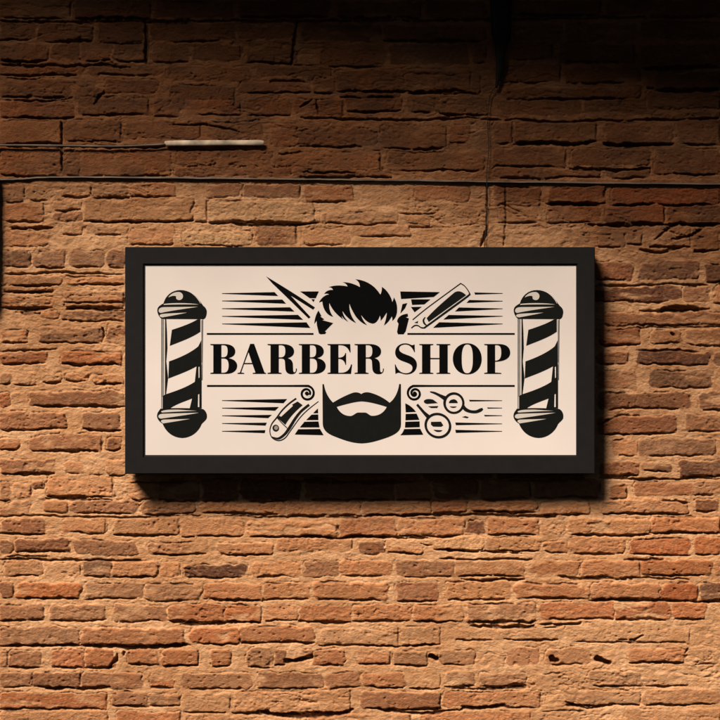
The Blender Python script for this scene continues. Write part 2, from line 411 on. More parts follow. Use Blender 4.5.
m, nt, N, L, P = mat('old_brickwork')
P.inputs['Roughness'].default_value = 0.9; P.inputs['Specular IOR Level'].default_value = 0.2
def nd(t, **k):
    n = N.new(t)
    for a, b in k.items(): setattr(n, a, b)
    return n
tc = nd('ShaderNodeTexCoord')
mp = nd('ShaderNodeMapping'); mp.inputs['Scale'].default_value = (1, 1, 1.9)
L.new(tc.outputs['Object'], mp.inputs['Vector'])
def noise(scale, detail=6, rough=0.6, src=None):
    n = nd('ShaderNodeTexNoise'); n.inputs['Scale'].default_value = scale; n.inputs['Detail'].default_value = detail
    n.inputs['Roughness'].default_value = rough; L.new(src or mp.outputs['Vector'], n.inputs['Vector']); return n.outputs['Fac']
def rng(v, a, b, c, d):
    n = nd('ShaderNodeMapRange')
    for k, x in zip(('From Min', 'From Max', 'To Min', 'To Max'), (a, b, c, d)): n.inputs[k].default_value = x
    L.new(v, n.inputs['Value']); return n.outputs['Result']
def mixc(f, a, b, mode='MIX'):
    n = nd('ShaderNodeMix', data_type='RGBA', blend_type=mode)
    if isinstance(f, float): n.inputs[0].default_value = f
    else: L.new(f, n.inputs[0])
    for i, v in ((6, a), (7, b)):
        if isinstance(v, tuple): n.inputs[i].default_value = (*v, 1)
        else: L.new(v, n.inputs[i])
    return n.outputs[2]
def mul(a, b):
    n = nd('ShaderNodeMath', operation='MULTIPLY'); L.new(a, n.inputs[0])
    if isinstance(b, float): n.inputs[1].default_value = b
    else: L.new(b, n.inputs[1])
    return n.outputs[0]
ac = nd('ShaderNodeAttribute', attribute_name='clay'); am = nd('ShaderNodeAttribute', attribute_name='kind_mask')
sep = nd('ShaderNodeSeparateColor'); L.new(am.outputs['Color'], sep.inputs[0])
mask, crk, soot_falloff_fac = sep.outputs[0], sep.outputs[1], sep.outputs[2]
mort = mixc(rng(noise(22), 0.35, 0.65, 0, 1), (0.61, 0.305, 0.140), (0.84, 0.485, 0.262))
mort = mixc(rng(noise(3.0, 3), 0.4, 0.65, 0, 0.7), mort, (0.52, 0.245, 0.105))
mort = mixc(rng(noise(300, 3), 0.55, 0.75, 0, 0.35), mort, (0.30, 0.16, 0.09))
clay = mixc(rng(noise(30, 7, 0.7), 0.4, 0.68, 0, 0.5), ac.outputs['Color'], mixc(1.0, ac.outputs['Color'], (0.45, 0.38, 0.36), 'MULTIPLY'))
clay = mixc(rng(noise(75, 6, 0.7), 0.50, 0.68, 0, 0.55), clay, (0.60, 0.32, 0.155))
clay = mixc(rng(noise(130, 5, 0.7), 0.52, 0.68, 0, 0.6), clay, (0.14, 0.060, 0.032))
clay = mixc(rng(noise(12, 5), 0.5, 0.72, 0, 0.35), clay, (0.50, 0.17, 0.06))
base = mixc(mask, mort, clay)
base = mixc(rng(noise(45, 6, 0.75), 0.55, 0.70, 0, 0.6), base, (0.15, 0.07, 0.04))
base = mixc(mul(crk, 0.55), base, (0.05, 0.028, 0.018))  # crack shade painted into the colour, deeper than the relief gives
soot_falloff_col = mixc(1.0, base, (0.42, 0.315, 0.25), 'MULTIPLY')
soot_falloff_col = mixc(rng(noise(7, 6), 0.45, 0.7, 0, 0.7), soot_falloff_col, (0.085, 0.045, 0.026))
base = mixc(soot_falloff_fac, base, soot_falloff_col)
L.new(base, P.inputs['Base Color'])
h1 = noise(160, 6, 0.65); h2 = noise(600, 4, 0.6)
ad = nd('ShaderNodeMath', operation='ADD'); L.new(h1, ad.inputs[0]); L.new(mul(h2, 0.35), ad.inputs[1])
bp = nd('ShaderNodeBump'); bp.inputs['Strength'].default_value = 0.8; bp.inputs['Distance'].default_value = 0.005
L.new(ad.outputs[0], bp.inputs['Height']); L.new(bp.outputs['Normal'], P.inputs['Normal'])
wall = link('brick_wall', me, m)
tag(wall, 'old uneven orange brick wall with smeared mortar, sooty above the thin ledge, behind the sign', 'wall')

# ------------------------------------------------------------------ the sign
FD = 0.088                       # frame front stands this far off the wall face
K = (CAM_D - FD) / CAM_D         # photo pixels measured on the front of the frame
SIGN = bpy.data.objects.new('shop_sign', None); C.objects.link(SIGN)
SIGN.location = (0, 0, (360-474)*S*K)
tag(SIGN, 'wide framed barber shop sign, pale board with black artwork in a thick black frame', 'sign')
Z0 = SIGN.location.z
def P3(px, py): return ((px-360)*S*K, (360-py)*S*K - Z0)

def frame_part():
    bm = bmesh.new()
    o = [P3(125, 247), P3(595, 247), P3(595, 474), P3(125, 474)]
    i = [P3(143.6, 264.3), P3(577.0, 264.3), P3(577.0, 456.8), P3(143.6, 456.8)]
    yb, yf = -0.016, -FD
    ov = [[bm.verts.new((x, y, z)) for x, z in o] for y in (yb, yf)]
    iv = [[bm.verts.new((x, y, z)) for x, z in i] for y in (yb, yf)]
    for k in range(4):
        j = (k+1) % 4
        bm.faces.new((ov[1][k], ov[1][j], iv[1][j], iv[1][k]))
        bm.faces.new((ov[0][k], ov[0][j], ov[1][j], ov[1][k]))
        bm.faces.new((iv[0][k], iv[0][j], iv[1][j], iv[1][k]))
        bm.faces.new((ov[0][k], ov[0][j], iv[0][j], iv[0][k]))
    es = [e for e in bm.edges if all(v.co.y < -0.05 for v in e.verts)
          and not (any(v in ov[1] for v in e.verts) and any(v in iv[1] for v in e.verts))]
    bmesh.ops.recalc_face_normals(bm, faces=bm.faces)
    bmesh.ops.bevel(bm, geom=es, offset=0.0022, segments=2, affect='EDGES')
    me = bpy.data.meshes.new('frame'); bm.to_mesh(me); bm.free()
    return link('frame', me, M_frame, SIGN)
frame_part()
PF = -(FD - 0.006)               # front face of the board
bm = bmesh.new(); a = P3(144.2, 456.0); b = P3(576.4, 265.0)
# black gasket between board and frame
a2, b2 = P3(143.62, 456.78), P3(576.98, 264.32)
for (x0, x1, z0, z1) in ((a2[0], b2[0], a2[1], a[1]+0.0028), (a2[0], b2[0], b[1]-0.0012, b2[1]),
                         (a2[0], a[0]+0.0022, a[1]+0.0028, b[1]-0.0012), (b[0]-0.0004, b2[0], a[1]+0.0028, b[1]-0.0012)):
    box_bm(bm, x0, x1, PF-0.0012, PF+0.01, z0, z1)
finish('gasket', bm, M_lip, SIGN)
bm = bmesh.new()
box_bm(bm, a[0], b[0], PF, -0.05, a[1], b[1]); finish('sign_board', bm, M_panel, SIGN)
for x in (-0.45, 0.45):
    bm = bmesh.new(); box_bm(bm, x-0.02, x+0.02, -0.0165, 0.01, 0.2, 0.5)
    finish('wall_bracket', bm, M_iron, SIGN)

# ---- path helpers (photo pixels, y down)
def parse(s, ox=0, oy=0, steps=9):
    out, cur, t = [], [], s.replace('M', ' M ').replace('L', ' L ').replace('C', ' C ').replace('Z', ' Z ').split()
    i = 0; cmd = 'M'; p = (0, 0)
    while i < len(t):
        if t[i] in 'MLCZ':
            cmd = t[i]; i += 1
            if cmd == 'Z':
                out.append(cur); cur = []
            continue
        if cmd in 'ML':
            p = (float(t[i])+ox, float(t[i+1])+oy); cur.append(p); i += 2
            if cmd == 'M': cmd = 'L'
        else:
            v = [float(u) for u in t[i:i+6]]; i += 6
            a, b, c = (v[0]+ox, v[1]+oy), (v[2]+ox, v[3]+oy), (v[4]+ox, v[5]+oy)
            for k in range(1, steps+1):
                u = k/steps; w = 1-u
                cur.append(tuple(w**3*p[n]+3*w*w*u*a[n]+3*w*u*u*b[n]+u**3*c[n] for n in (0, 1)))
            p = c
    if cur: out.append(cur)
    return out
def catmull(pts, n=8):
    P_ = [pts[0]] + list(pts) + [pts[-1]]; out = []
    for i in range(1, len(P_)-2):
        a, b, c, d = P_[i-1:i+3]
        for k in range(n):
            t = k/n
            out.append(tuple(0.5*((2*b[j])+(-a[j]+c[j])*t+(2*a[j]-5*b[j]+4*c[j]-d[j])*t*t+(-a[j]+3*b[j]-3*c[j]+d[j])*t**3) for j in range(len(b))))
    out.append(tuple(pts[-1])); return out
def stroke(pts, n=8):
    """pts: (x, y, width) -> one closed outline"""
    q = catmull(pts, n); Lf, Rt = [], []
    for i, (x, y, w) in enumerate(q):
        a = q[max(i-1, 0)]; b = q[min(i+1, len(q)-1)]
        dx, dy = b[0]-a[0], b[1]-a[1]; l = math.hypot(dx, dy) or 1
        nx_, ny_ = -dy/l*w/2, dx/l*w/2
        Lf.append((x+nx_, y+ny_)); Rt.append((x-nx_, y-ny_))
    return [Lf + Rt[::-1]]
def ellipse(cx, cy, rx, ry, n=40, p=2.0, rot=0):
    o = []
    for k in range(n):
        t = 2*math.pi*k/n; c, s_ = math.cos(t), math.sin(t)
        x = rx*math.copysign(abs(c)**(2/p), c); y = ry*math.copysign(abs(s_)**(2/p), s_)
        o.append((cx+x*math.cos(rot)-y*math.sin(rot), cy+x*math.sin(rot)+y*math.cos(rot)))
    return o
KP = (CAM_D + PF) / CAM_D
def decal(name, polys, m, parent=SIGN, lift=0.0006, thick=0.0005):
    cu = bpy.data.curves.new(name, 'CURVE'); cu.dimensions = '2D'; cu.fill_mode = 'BOTH'; cu.extrude = thick/2
    for pl in polys:
        sp = cu.splines.new('POLY'); sp.points.add(len(pl)-1); sp.use_cyclic_u = True
        for i, (x, y) in enumerate(pl): sp.points[i].co = ((x-360)*S*KP, (360-y)*S*KP - Z0, 0, 1)
    tmp = bpy.data.objects.new('tmp', cu)
    dg = bpy.context.evaluated_depsgraph_get()
    C.objects.link(tmp); dg.update()
    me = bpy.data.meshes.new_from_object(tmp.evaluated_get(dg))
    bpy.data.objects.remove(tmp); bpy.data.curves.remove(cu)
    n = len(me.vertices); co = np.empty(n*3, np.float32); me.vertices.foreach_get('co', co); co = co.reshape(-1, 3)
    co2 = np.stack([co[:, 0], PF - lift - co[:, 2], co[:, 1]], -1).astype(np.float32)
    me.vertices.foreach_set('co', co2.ravel()); me.update(); me.name = name; me.materials.clear()
    return link(name, me, m, parent)

def decals(name, polys, m, parent=SIGN, lift=0.0006):
    for pl in polys: decal(name, [pl], m, parent, lift)

G = {
'B': 'M0 0L14 0C21 0 24.9 3 24.9 7.2C24.9 11 22 13.2 17.5 14C23 14.6 26.8 17.5 26.8 21.5C26.8 26.5 22.5 29.7 15.5 29.7L0 29.7L0 28.9L3 28.4L3 1.3L0 .8ZM11 1L12.5 1C16 1 17.3 2.5 17.3 7C17.3 11.5 16 13.2 12.5 13.2L11 13.2ZM11 14.3L13 14.3C16.5 14.3 18.3 16.5 18.3 21.5C18.3 26.5 16.5 28.7 13 28.7L11 28.7Z',
'A': 'M12.7 -.2L16.6 -.2L27 28.5L28.4 28.9L28.4 29.7L15.2 29.7L15.2 28.9L17.9 28.5L14.9 20L6.4 20L3.5 28.5L6.6 28.9L6.6 29.7L0 29.7L0 28.9L2.4 28.5ZM10.9 8L14.5 18.9L6.8 18.9Z',
'R': 'M0 0L14.5 0C22 0 26.5 2.6 26.5 7.3C26.5 11 23.5 13.4 19.5 14C23.5 14.8 25.2 17 25.3 20.5L25.5 25.5C25.6 27.3 26 28.2 27 28.2C28 28.2 28.4 27 28.4 24.4L29.3 24.6C29.3 28 27.6 30 24.2 30C19.5 30 17.9 27.5 17.8 24L17.4 18C17.2 15.4 16 14.4 13.5 14.4L11.2 14.4L11.2 28.4L14 28.9L14 29.7L0 29.7L0 28.9L3 28.4L3 1.3L0 .8ZM11.2 1L13 1C16.5 1 17.8 2.8 17.8 7.2C17.8 11.5 16.4 13.3 13 13.3L11.2 13.3Z',
'E': 'M0 0L22.6 0L23 8.2L22.2 8.2C20.5 3.5 17.5 1 12.5 1L10.8 1L10.8 13.6L11.5 13.6C15.2 13.4 17 12 17.8 9L18.5 9L18.5 20.6L17.8 20.6C17 17 15 15 11.5 14.7L10.8 14.7L10.8 28.7L13.5 28.7C18.8 28.7 22 26 23.6 20.3L24.5 20.3L23.4 29.7L0 29.7L0 28.9L2.8 28.4L2.8 1.3L0 .8Z',
'S': 'M19.7 .4L20 8L19.3 8C17.5 3.6 14.8 .4 10.5 .3C7 .3 4.2 2 4.2 4.6C4.2 8 8 9.4 12.5 11C18 12.8 22 15.4 22 20.6C22 26.4 17.6 30.2 11.6 30.2C8.8 30.2 6.2 29 4.3 28.6C3 28.4 1.6 29 .6 29.7L0 20.4L.7 20.4C2.4 25.5 6 29.2 11 29.2C15 29.2 17.6 27 17.6 24C17.6 20.5 14 19.2 9.5 17.6C4 15.8 .3 13.5 .3 8.5C.3 3 4.8 -.7 10.3 -.7C13 -.7 15 .2 16.5 .9C17.5 1.3 18.6 1.1 19.2 .4Z',
'H': 'M0 0L14 0L14 .8L11.1 1.2L11.1 13.9L20.1 13.9L20.1 1.2L17.2 .8L17.2 0L31 0L31 .8L28.4 1.2L28.4 28.5L31 28.9L31 29.7L17.2 29.7L17.2 28.9L20.1 28.5L20.1 15L11.1 15L11.1 28.5L14 28.9L14 29.7L0 29.7L0 28.9L2.8 28.5L2.8 1.2L0 .8Z',
'P': 'M0 0L14.5 0C22 0 25.9 3.2 25.9 8.6C25.9 14.3 20 17.3 10.8 17.6L10.8 28.5L17 28.9L17 29.7L0 29.7L0 28.9L3 28.4L3 1.3L0 .8ZM10.8 1L12.5 1C15.8 1 17 3.5 17 8.5C17 13.5 15.6 16.1 12 16.6L10.8 16.7Z'}
for ch, x0 in (('B', 210.3), ('A', 237.5), ('R', 267.5), ('B', 298.8), ('E', 327.5), ('R', 354.5), ('S', 394.8), ('H', 419.2), ('P', 484.2)):
    decal('letter', parse(G[ch], x0, 344.0), M_ink)
decal('letter', [ellipse(467.2, 358.7, 14.4, 15.5, 48, 2.1), ellipse(467.2, 358.7, 5.6, 14.5, 40, 2.5)], M_ink)

def rect(x0, y0, x1, y1): return [[(x0, y0), (x1, y0), (x1, y1), (x0, y1)]]
decal('rule_line', rect(206.8, 333.0, 313.4, 334.6), M_ink)
decal('rule_line', rect(407.4, 333.0, 514.6, 334.6), M_ink)
def scroll(cx, cy, mirror, xend):
    pts = []
    x = xend
    sgn = -1 if not mirror else 1
    for k in range(6): pts.append((cx + sgn*(abs(xend-cx)*(1-k/6.0)), cy-7.5, 1.7))
    turns = 2.05
    for k in range(0, 41):
        t = k/40.0; ang = -math.pi/2 + t*turns*2*math.pi
        r = 7.5*(1-t)**0.75 + 0.6
        if t < 0.3: r = 7.5 - 0.9*(t/0.3)*0.6
        r = 7.5 - 6.9*min(1, t/0.92)**1.15
        pts.append((cx - sgn*math.cos(ang)*r, cy + math.sin(ang)*r, 2.1))
    return stroke(pts, 3)
decal('scroll_line', scroll(306.8, 393.3, False, 207), M_ink)
decal('scroll_line', scroll(414.6, 393.3, True, 514.6), M_ink)
for cx in (306.8, 414.6): decal('scroll_line', [ellipse(cx, 393.3, 1.9, 1.9, 20)], M_ink, lift=0.0011)

def P_(s): return parse(s, 0, 0, 7)
# tapered speed lines
for y, xt, xb, yt, yb in ((293.4, 274.6, 278, 292.1, 295.8), (300.8, 282.3, 286, 299.5, 303.5), (308.5, 290, 294.4, 307.2, 311.4),
                          (316.2, 298, 303, 314.8, 319.6), (323.8, 306.5, 310.2, 322.3, 327.7)):
    decal('speed_line', [[(222, y-.2), (xt, yt), (xb, yb), (222, y+.2)]], M_ink)
for y, xt, xb, yt, yb in ((293.3, 474.2, 475, 292.4, 294.4), (301.0, 469.2, 466.6, 299.9, 302.7), (308.6, 459, 455, 307.4, 311.3),
                          (316.1, 448.7, 443.5, 314.9, 319.3), (323.8, 439.2, 433.2, 322.2, 327.6)):
    decal('speed_line', [[(502.5, y-.2), (xt, yt), (xb, yb), (502.5, y+.2)]], M_ink)
for y, xt, xb, yt, yb in ((400.4, 286.9, 283.4, 399.0, 403.0), (408.0, 278.6, 275, 406.9, 410.5), (415.6, 271.6, 268, 414.8, 417.9),
                          (423.3, 266.6, 265.4, 422.6, 425.4), (431.1, 265.2, 264.6, 430.1, 432.9)):
    decal('speed_line', [[(222, y-.2), (xt, yt), (xb, yb), (222, y+.2)]], M_ink)
for y, x, w in ((400.5, 469, 1.5), (407.9, 487, 1.0), (415.5, 484, 1.3), (423.7, 455.2, 2.5), (431.2, 455.2, 2.9)):
    decal('speed_line', [[(502, y-.2), (x, y-w/2), (x+.6, y+w/2), (502, y+.2)]], M_ink)

decal('scissor_blades', P_('M266 276.2L283 286.6C295 294 305 300.5 314.8 307.3L313 309.5L290.6 295.4L310.4 316.9L308.5 318.4L283 293.5L272 283Z'), M_ink)
decals('striped_backdrop', P_('M300.2 291.4L318.7 291.4L315.6 298L309.6 298ZM311.2 299.2L314.6 299.2L313.4 301.9Z'), M_ink)
decal('hair', P_('M319 302.2C321.5 297.5 325 294.8 329.5 294.2C327.5 293.2 326 293.3 324.2 293.7C326.5 290.5 329.5 289.6 333 289.9C332 287.6 330.5 287 328.8 287C335 285 341 285 347.5 286.4C346.6 284 345 282.8 342.8 282.2C349 282 354.5 284 359.9 287C359.8 283.5 358.5 281 355.4 279.2C366 280 375 285.5 380.3 294.5C381.5 292.5 382 290 381.8 286.8C387 289.8 391 296 392.3 302C393 300.5 393.6 299 393.8 297.3C396.5 301 397.6 307 396.8 312.5C396.2 316 394.8 318.8 392.2 320.6C392.5 319 392.3 317.5 391.6 316.2C389.8 319.8 387.3 323 384 325.2C385.5 321 386.6 316.5 386.8 312C384.8 315.3 382.8 318.2 380.6 320.6C380.7 318.8 380.4 317 379.8 315.2C378.5 319.8 376 323.3 372.5 323.4C368 323 364 319.2 361 314.8C362 318.5 364 322 367 325C363 323.8 358.8 320.5 355.8 316.5C353 312.2 350.5 307.5 349.3 303.3C348.7 310 351 317 356 322.8C350.5 320.8 345.5 316 342.3 310.8C343 314.8 345 318.5 348.2 321.5C345.5 320.5 343 318.3 341.5 315.5C341.8 317 342.5 318.4 343.6 319.6C337 315 331.8 309.5 329.2 302.8C328.6 308 330 312.8 333.2 316.6C327.5 315.8 322.5 309.5 322.3 301.2Z'), M_ink)
decals('sideburn', P_('M318.5 310.5L321.4 315.9L320 316.2L324.2 319.2L321.8 320L333 323L324.6 331.4L326.2 332L325 333.8L320.5 334.1L318.8 333.2L316.8 325L316.6 320.4L314.3 323.6C314.5 319 316 314 318.5 310.5Z'), M_ink)
decals('sideburn', P_('M407.6 313.7L408 316.2L405.5 317.2L408.8 318.3L405.6 331L403.5 334.1L397.9 334.1L397 332L398.5 323.6L397 321.4C397.5 316.8 402 314 407.6 313.7ZM402.4 304.1L407.1 303L405 308L400.4 313.2Z'), M_ink)
decals('striped_backdrop', P_('M400.2 291.4L439.6 292.1L433.6 296.8L401 298.8ZM411 299.3L430.2 299.3L424.2 304.2L412 304.7ZM410.9 307L421.6 306.7L414.4 312.1Z'), M_ink)
rz = decal('straight_razor', stroke([(412.6, 319.7, .9), (425, 309.5, .9), (440, 298.3, .9), (458, 285.2, .9), (460.8, 283.2, 1)], 5)
      , M_ink2)
decal('razor_outline', stroke([(460.4, 283.2, .9), (464.6, 286, .9), (468.4, 291, 1.0), (469.4, 293.8, 1.1)], 6), M_ink2, rz)
decal('razor_outline', stroke([(469.6, 293.5, 1.1), (467.6, 296, 1.5), (446, 311.8, 1.7), (424, 327.8, 1.3)], 3), M_ink2, rz, lift=0.0011)
decal('razor_outline', stroke([(424.2, 327.7, 1.0), (421, 327.4, 1.0), (417.8, 325.4, .9), (414.5, 325.4, .9), (411.2, 327.9, .8)], 6), M_ink2, rz, lift=0.0011)
decals('razor_grip', P_('M426.6 318.2C434 309.6 446 299.5 453 293.6C456.5 290.2 461 290.2 466 295L428.6 321.8ZM414.3 322.7L418 320.9L417.6 323.1Z'), M_ink2, rz)
decal('razor_grip', stroke([(425.2, 317, .6), (423.4, 320, 1.6), (424.3, 323.3, 1.8), (427, 325.6, .8)], 5), M_ink2, rz)

fr = decal('folding_razor', P_('M297.6 401.4L302.5 405C294.5 411.5 288.5 418.5 285.2 424.7L277.4 417.7L279.6 415.6L281 416.8L293 405.8L292 404.6Z'), M_ink2)
decal('razor_outline', stroke([(296.2, 398.3, 1.5), (289, 403.5, 1.4), (282, 410.3, 1.3), (276.8, 417.3, 1.2), (271.6, 424, 1.0), (269.8, 431, .9), (272, 437.5, .9), (278.5, 440.5, .9), (285, 437.8, .9), (290.5, 430.5, .8), (300, 417.5, .8), (308, 409.5, .8), (318.4, 401.3, .6)], 6), M_ink2, fr)
decal('razor_outline', stroke([(309, 404.4, 2.0), (301, 411, 2.1), (295, 418.5, 2.3), (289.5, 427.3, 2.6), (284.5, 434, 2.2), (278, 438.3, 1.8), (271.4, 436.5, .5)], 6), M_ink2, fr, lift=0.0012)
decal('razor_outline', stroke([(277.2, 417.8, .7), (282, 423, .7), (286.8, 427.5, .7)], 4), M_ink2, fr, lift=0.0018)
decal('pivot_pin', [ellipse(275.7, 428, 3.3, 3.4, 24), ellipse(276.1, 427.8, 2.0, 2.1, 20)], M_ink2, fr)
decal('pivot_pin', [ellipse(276.1, 427.8, 2.0, 2.1, 20)], M_grey, fr)
decals('striped_backdrop', P_('M317.8 408.4L318 413L313.2 413ZM311.6 414.6L318.1 414.4L318.3 419.8L306.2 419.9ZM304.4 421.7L318.4 421.4L319.4 427.2L299.9 427.2ZM298.2 429.2L320 428.9L323.5 435L294.8 434.3Z'), M_ink)
decals('striped_backdrop', P_('M405.2 403.3C409.2 404.5 413.3 408.2 415.9 411.7L405.7 412.1ZM405.6 413.9L416.6 413.6L419.3 419.6L405.4 420.1ZM405.3 421.7L419.5 421.3L419.6 427L404.9 427.4ZM404.1 429L420.2 428.7L423.2 434.5L400.3 435C402.5 433 403.5 431 404.1 429Z'), M_ink)
decal('beard', P_('M322.4 384.2L323.8 384C325 392 328.8 398.5 333 402.5C339 398.8 345.5 395.4 351.5 393.2C355 391.6 359 392.2 361.2 394C363.5 392.2 367 391.7 370.5 392.7C378 394.7 385 398.7 389.6 402.7C394.5 399 397.8 393 399.2 384L400.8 384L400.9 424C400.9 430 397 433.5 388 437C378 440.5 370 443 361.5 443.2C352 443 344 440 335 436.5C327 433.5 323 430 322.7 424ZM336.6 406.6C343 404.8 354 401.5 361.5 401.2C369 401.5 380 404.5 386.8 406.8C384 412.5 379 416 372 415.8C369 415.5 368 412.8 365 412.5L358 412.5C355 413 354 415.5 350.5 416C344 416 339.5 412.5 336.6 406.6Z'), M_ink2)
sc = decal('scissor_handle', [ellipse(453.8, 403.0, 10.6, 10.8, 44), ellipse(453.9, 403.1, 8.2, 8.6, 40)], M_ink2)
decal('handle_arm', stroke([(430, 391.6, .9), (434.5, 392.8, 2.0), (439.5, 395.2, 2.6), (444.6, 398, 4.2)], 6), M_ink2, sc, lift=0.0011)
decal('handle_arm', stroke([(462.5, 405.5, 3.5), (465.5, 409.2, 3.4), (470.5, 411.3, 2.7), (476, 411.5, 2.7), (480.3, 409.8, 2.9), (482.6, 408.4, 1.6)], 6), M_ink2, sc, lift=0.0011)
decals('finger_rest', P_('M448.8 402.9C449 400.5 451.3 399.2 453.8 399.2C456 399.3 457.6 401 457.6 402.9ZM449.6 406.4L456.6 406.4C455 408.2 451.4 408.1 449.6 406.4ZM424 400.6C426 398.4 430 398.8 433 399.5L437.6 402.9L427 403.7C424.3 403.2 423.3 402 424 400.6ZM428 406.3L438.2 406L437 407.8L431 407.8ZM462 416.9L465.5 416L468.6 417L467 418.1Z'), M_ink2, sc)
sc2 = decal('scissor_handle', [ellipse(437.8, 425.5, 13.6, 12.6, 48, 2, .45), ellipse(437.8, 425.5, 11.2, 10.3, 44, 2, .45)], M_ink2)
decal('handle_arm', stroke([(417, 404.4, 2.4), (420.5, 408.4, 2.5), (424, 412.5, 2.9), (428, 416.4, 4.0)], 6), M_ink2, sc2, lift=0.0011)
decals('finger_rest', P_('M430.9 421.8L441 421.6L443.2 425.2L441 426.6L433 426.4L430.9 424.5ZM433.4 429.7L442.3 430.2C440.4 432.4 436 432.4 433.4 429.7Z'), M_ink2, sc2)

def barber_pole(dx):
    o = lambda s: parse(s, dx, 0, 8)
    r = bpy.data.objects.new('barber_pole_emblem', None); C.objects.link(r); r.parent = SIGN
    decal('end_cap', o('M163.4 303.4C165.5 295.5 172 290 180.5 290C189 290 197 295.5 201.5 303.3L203.5 306C206.5 308 207.2 311 206.5 314C206 317 205 318.8 203 319L161.5 318.8C158.5 316.5 157 312.5 157.3 309.5C158 306 161 304.8 163.4 303.4Z'), M_ink2, r)
    decal('end_cap', o('M160.5 408.6C175 407.7 190 407.9 203 409C206.5 411 207.5 415 206.5 418.5C205 421 203 422 201.5 424C198.5 432 190.5 437.8 182 437.8C172.5 437.5 165.5 431.5 162.5 423.5C159 421.5 156.8 418.5 157 415.5C157.3 412.5 158.5 411.5 159.3 410.3Z'), M_ink2, r)
    decal('pole_stripe', o('M171.9 329.8C180 327.2 191 323.5 197.5 319.3L200.3 319.3L200.3 331.5C192 337.5 180 341.5 169.8 345.6Z'), M_ink2, r)
    decal('pole_stripe', o('M169 361.4C180 357.6 191 352.5 198.2 346.4L201.4 340L201.4 364L196.4 366.1C188 371 178 374.5 168.3 378.3Z'), M_ink2, r)
    decal('pole_stripe', o(
      'M162.6 396L165.5 394.3C176 391 187 387 194.8 381.8L196.5 366.3L201.5 364.2L201.5 408.3L189.7 408.3L192.2 398C185 401 176 403.6 169.6 408.3L162.6 408.3ZM198.2 366.6L199.5 366.1L199.5 377.5L198.4 378.2ZM197.9 394L199.3 393.4L199.3 407L197.6 407Z'), M_ink2, r, lift=0.0009)
    decals('glass_edge', o('M165.1 319L166.2 319L166.9 333L167.3 348L166.2 361L168 378L166 394.2L165 394.4L165 348.5ZM161.3 319L161.8 319L161.8 408L161.3 408ZM202.6 319L203 319L202.4 380L201.9 380Z'), M_ink2, r)
    decals('glass_edge', o('M161.9 319L163.9 319L163.9 396L162.5 396.2L161.9 396.2ZM201.1 320L202.5 320L201.8 362L201.5 362Z'), M_grey, r, lift=0.0005)
    decals('highlight', o('M168.3 297.4C171 293 176.5 291.4 180 292.2C184.6 293.8 183.6 299.8 179.5 300.1C177 300 175.8 298.7 176.2 297.2C176.5 295.6 173.5 295 168.3 297.4Z'
      'M164 303.9C175 302.6 190 302.9 199 304.5C190 304.4 175 304.3 163.6 304.9Z'
      'M158.9 309.6C159.8 307.3 163 307.1 166 307.1L198 306.8C186 308.6 170 310.8 160.4 313C158.5 312 158.4 311 158.9 309.6Z'
      'M159.8 315.3C160.5 313.9 163 313.9 168 313.5L187 312.6C178 314.6 170 316 162.5 317.4C160.5 317 159.5 316.5 159.8 315.3Z'
      'M161 411.5C164 409.5 172 409.6 178 409.6L197 410.9C185 411 172 411.9 162 412.5Z'
      'M158.5 416C159 413.6 163 413.7 167 413.6L199 412.7C187 415 172 417 161 418.6C159 418.1 158.2 417.4 158.5 416Z'
      'M161 421.5C161 419.8 163 419.5 167 419.5L190 418.9C181 420.5 172 422 163 423.4Z'), M_pale, r, lift=0.0012)
    decal('highlight', stroke([(191.8+dx, 293.3, .3), (195.5+dx, 296, .9), (198.8+dx, 300, 1.0), (200.6+dx, 303.6, .3)], 5), M_pale, r, lift=0.0012)
    return r
barber_pole(0); barber_pole(356.4)

# ------------------------------------------------------------------ things fixed to the wall
def tube_obj(name, pts, m, res=8, parent=None, flat=1.0):
    """pts: (px, py, out, radius) photo pixels and metres"""
    q = catmull(pts, 6); bm = bmesh.new(); rings = []
    for i, (px, py, out, r) in enumerate(q):
        a, b = q[max(i-1, 0)], q[min(i+1, len(q)-1)]
        x, z = W(px, py); dx, dz = (b[0]-a[0]), -(b[1]-a[1]); l = math.hypot(dx, dz) or 1
        nx_, nz_ = -dz/l, dx/l
        rings.append([bm.verts.new((x+nx_*r*math.cos(t), -out - r*flat*math.sin(t), z+nz_*r*math.cos(t))) for t in [2*math.pi*k/res for k in range(res)]])
    for a, b in zip(rings[:-1], rings[1:]):
        for k in range(res): bm.faces.new((a[k], a[(k+1) % res], b[(k+1) % res], b[k]))
    bm.faces.new(rings[0]); bm.faces.new(rings[-1])
    return finish(name, bm, m, parent, smooth=True)

r_ = random.Random(4)
def wob(x0, x1, y0, y1, n, a, out, r, ra=0):
    return [(x0+(x1-x0)*k/n + (a*r_.uniform(-1, 1) if abs(x1-x0) < abs(y1-y0) else 0),
             y0+(y1-y0)*k/n + (a*r_.uniform(-1, 1) if abs(x1-x0) >= abs(y1-y0) else 0), out, r*(1+ra*r_.uniform(-1, 1))) for k in range(n+1)]

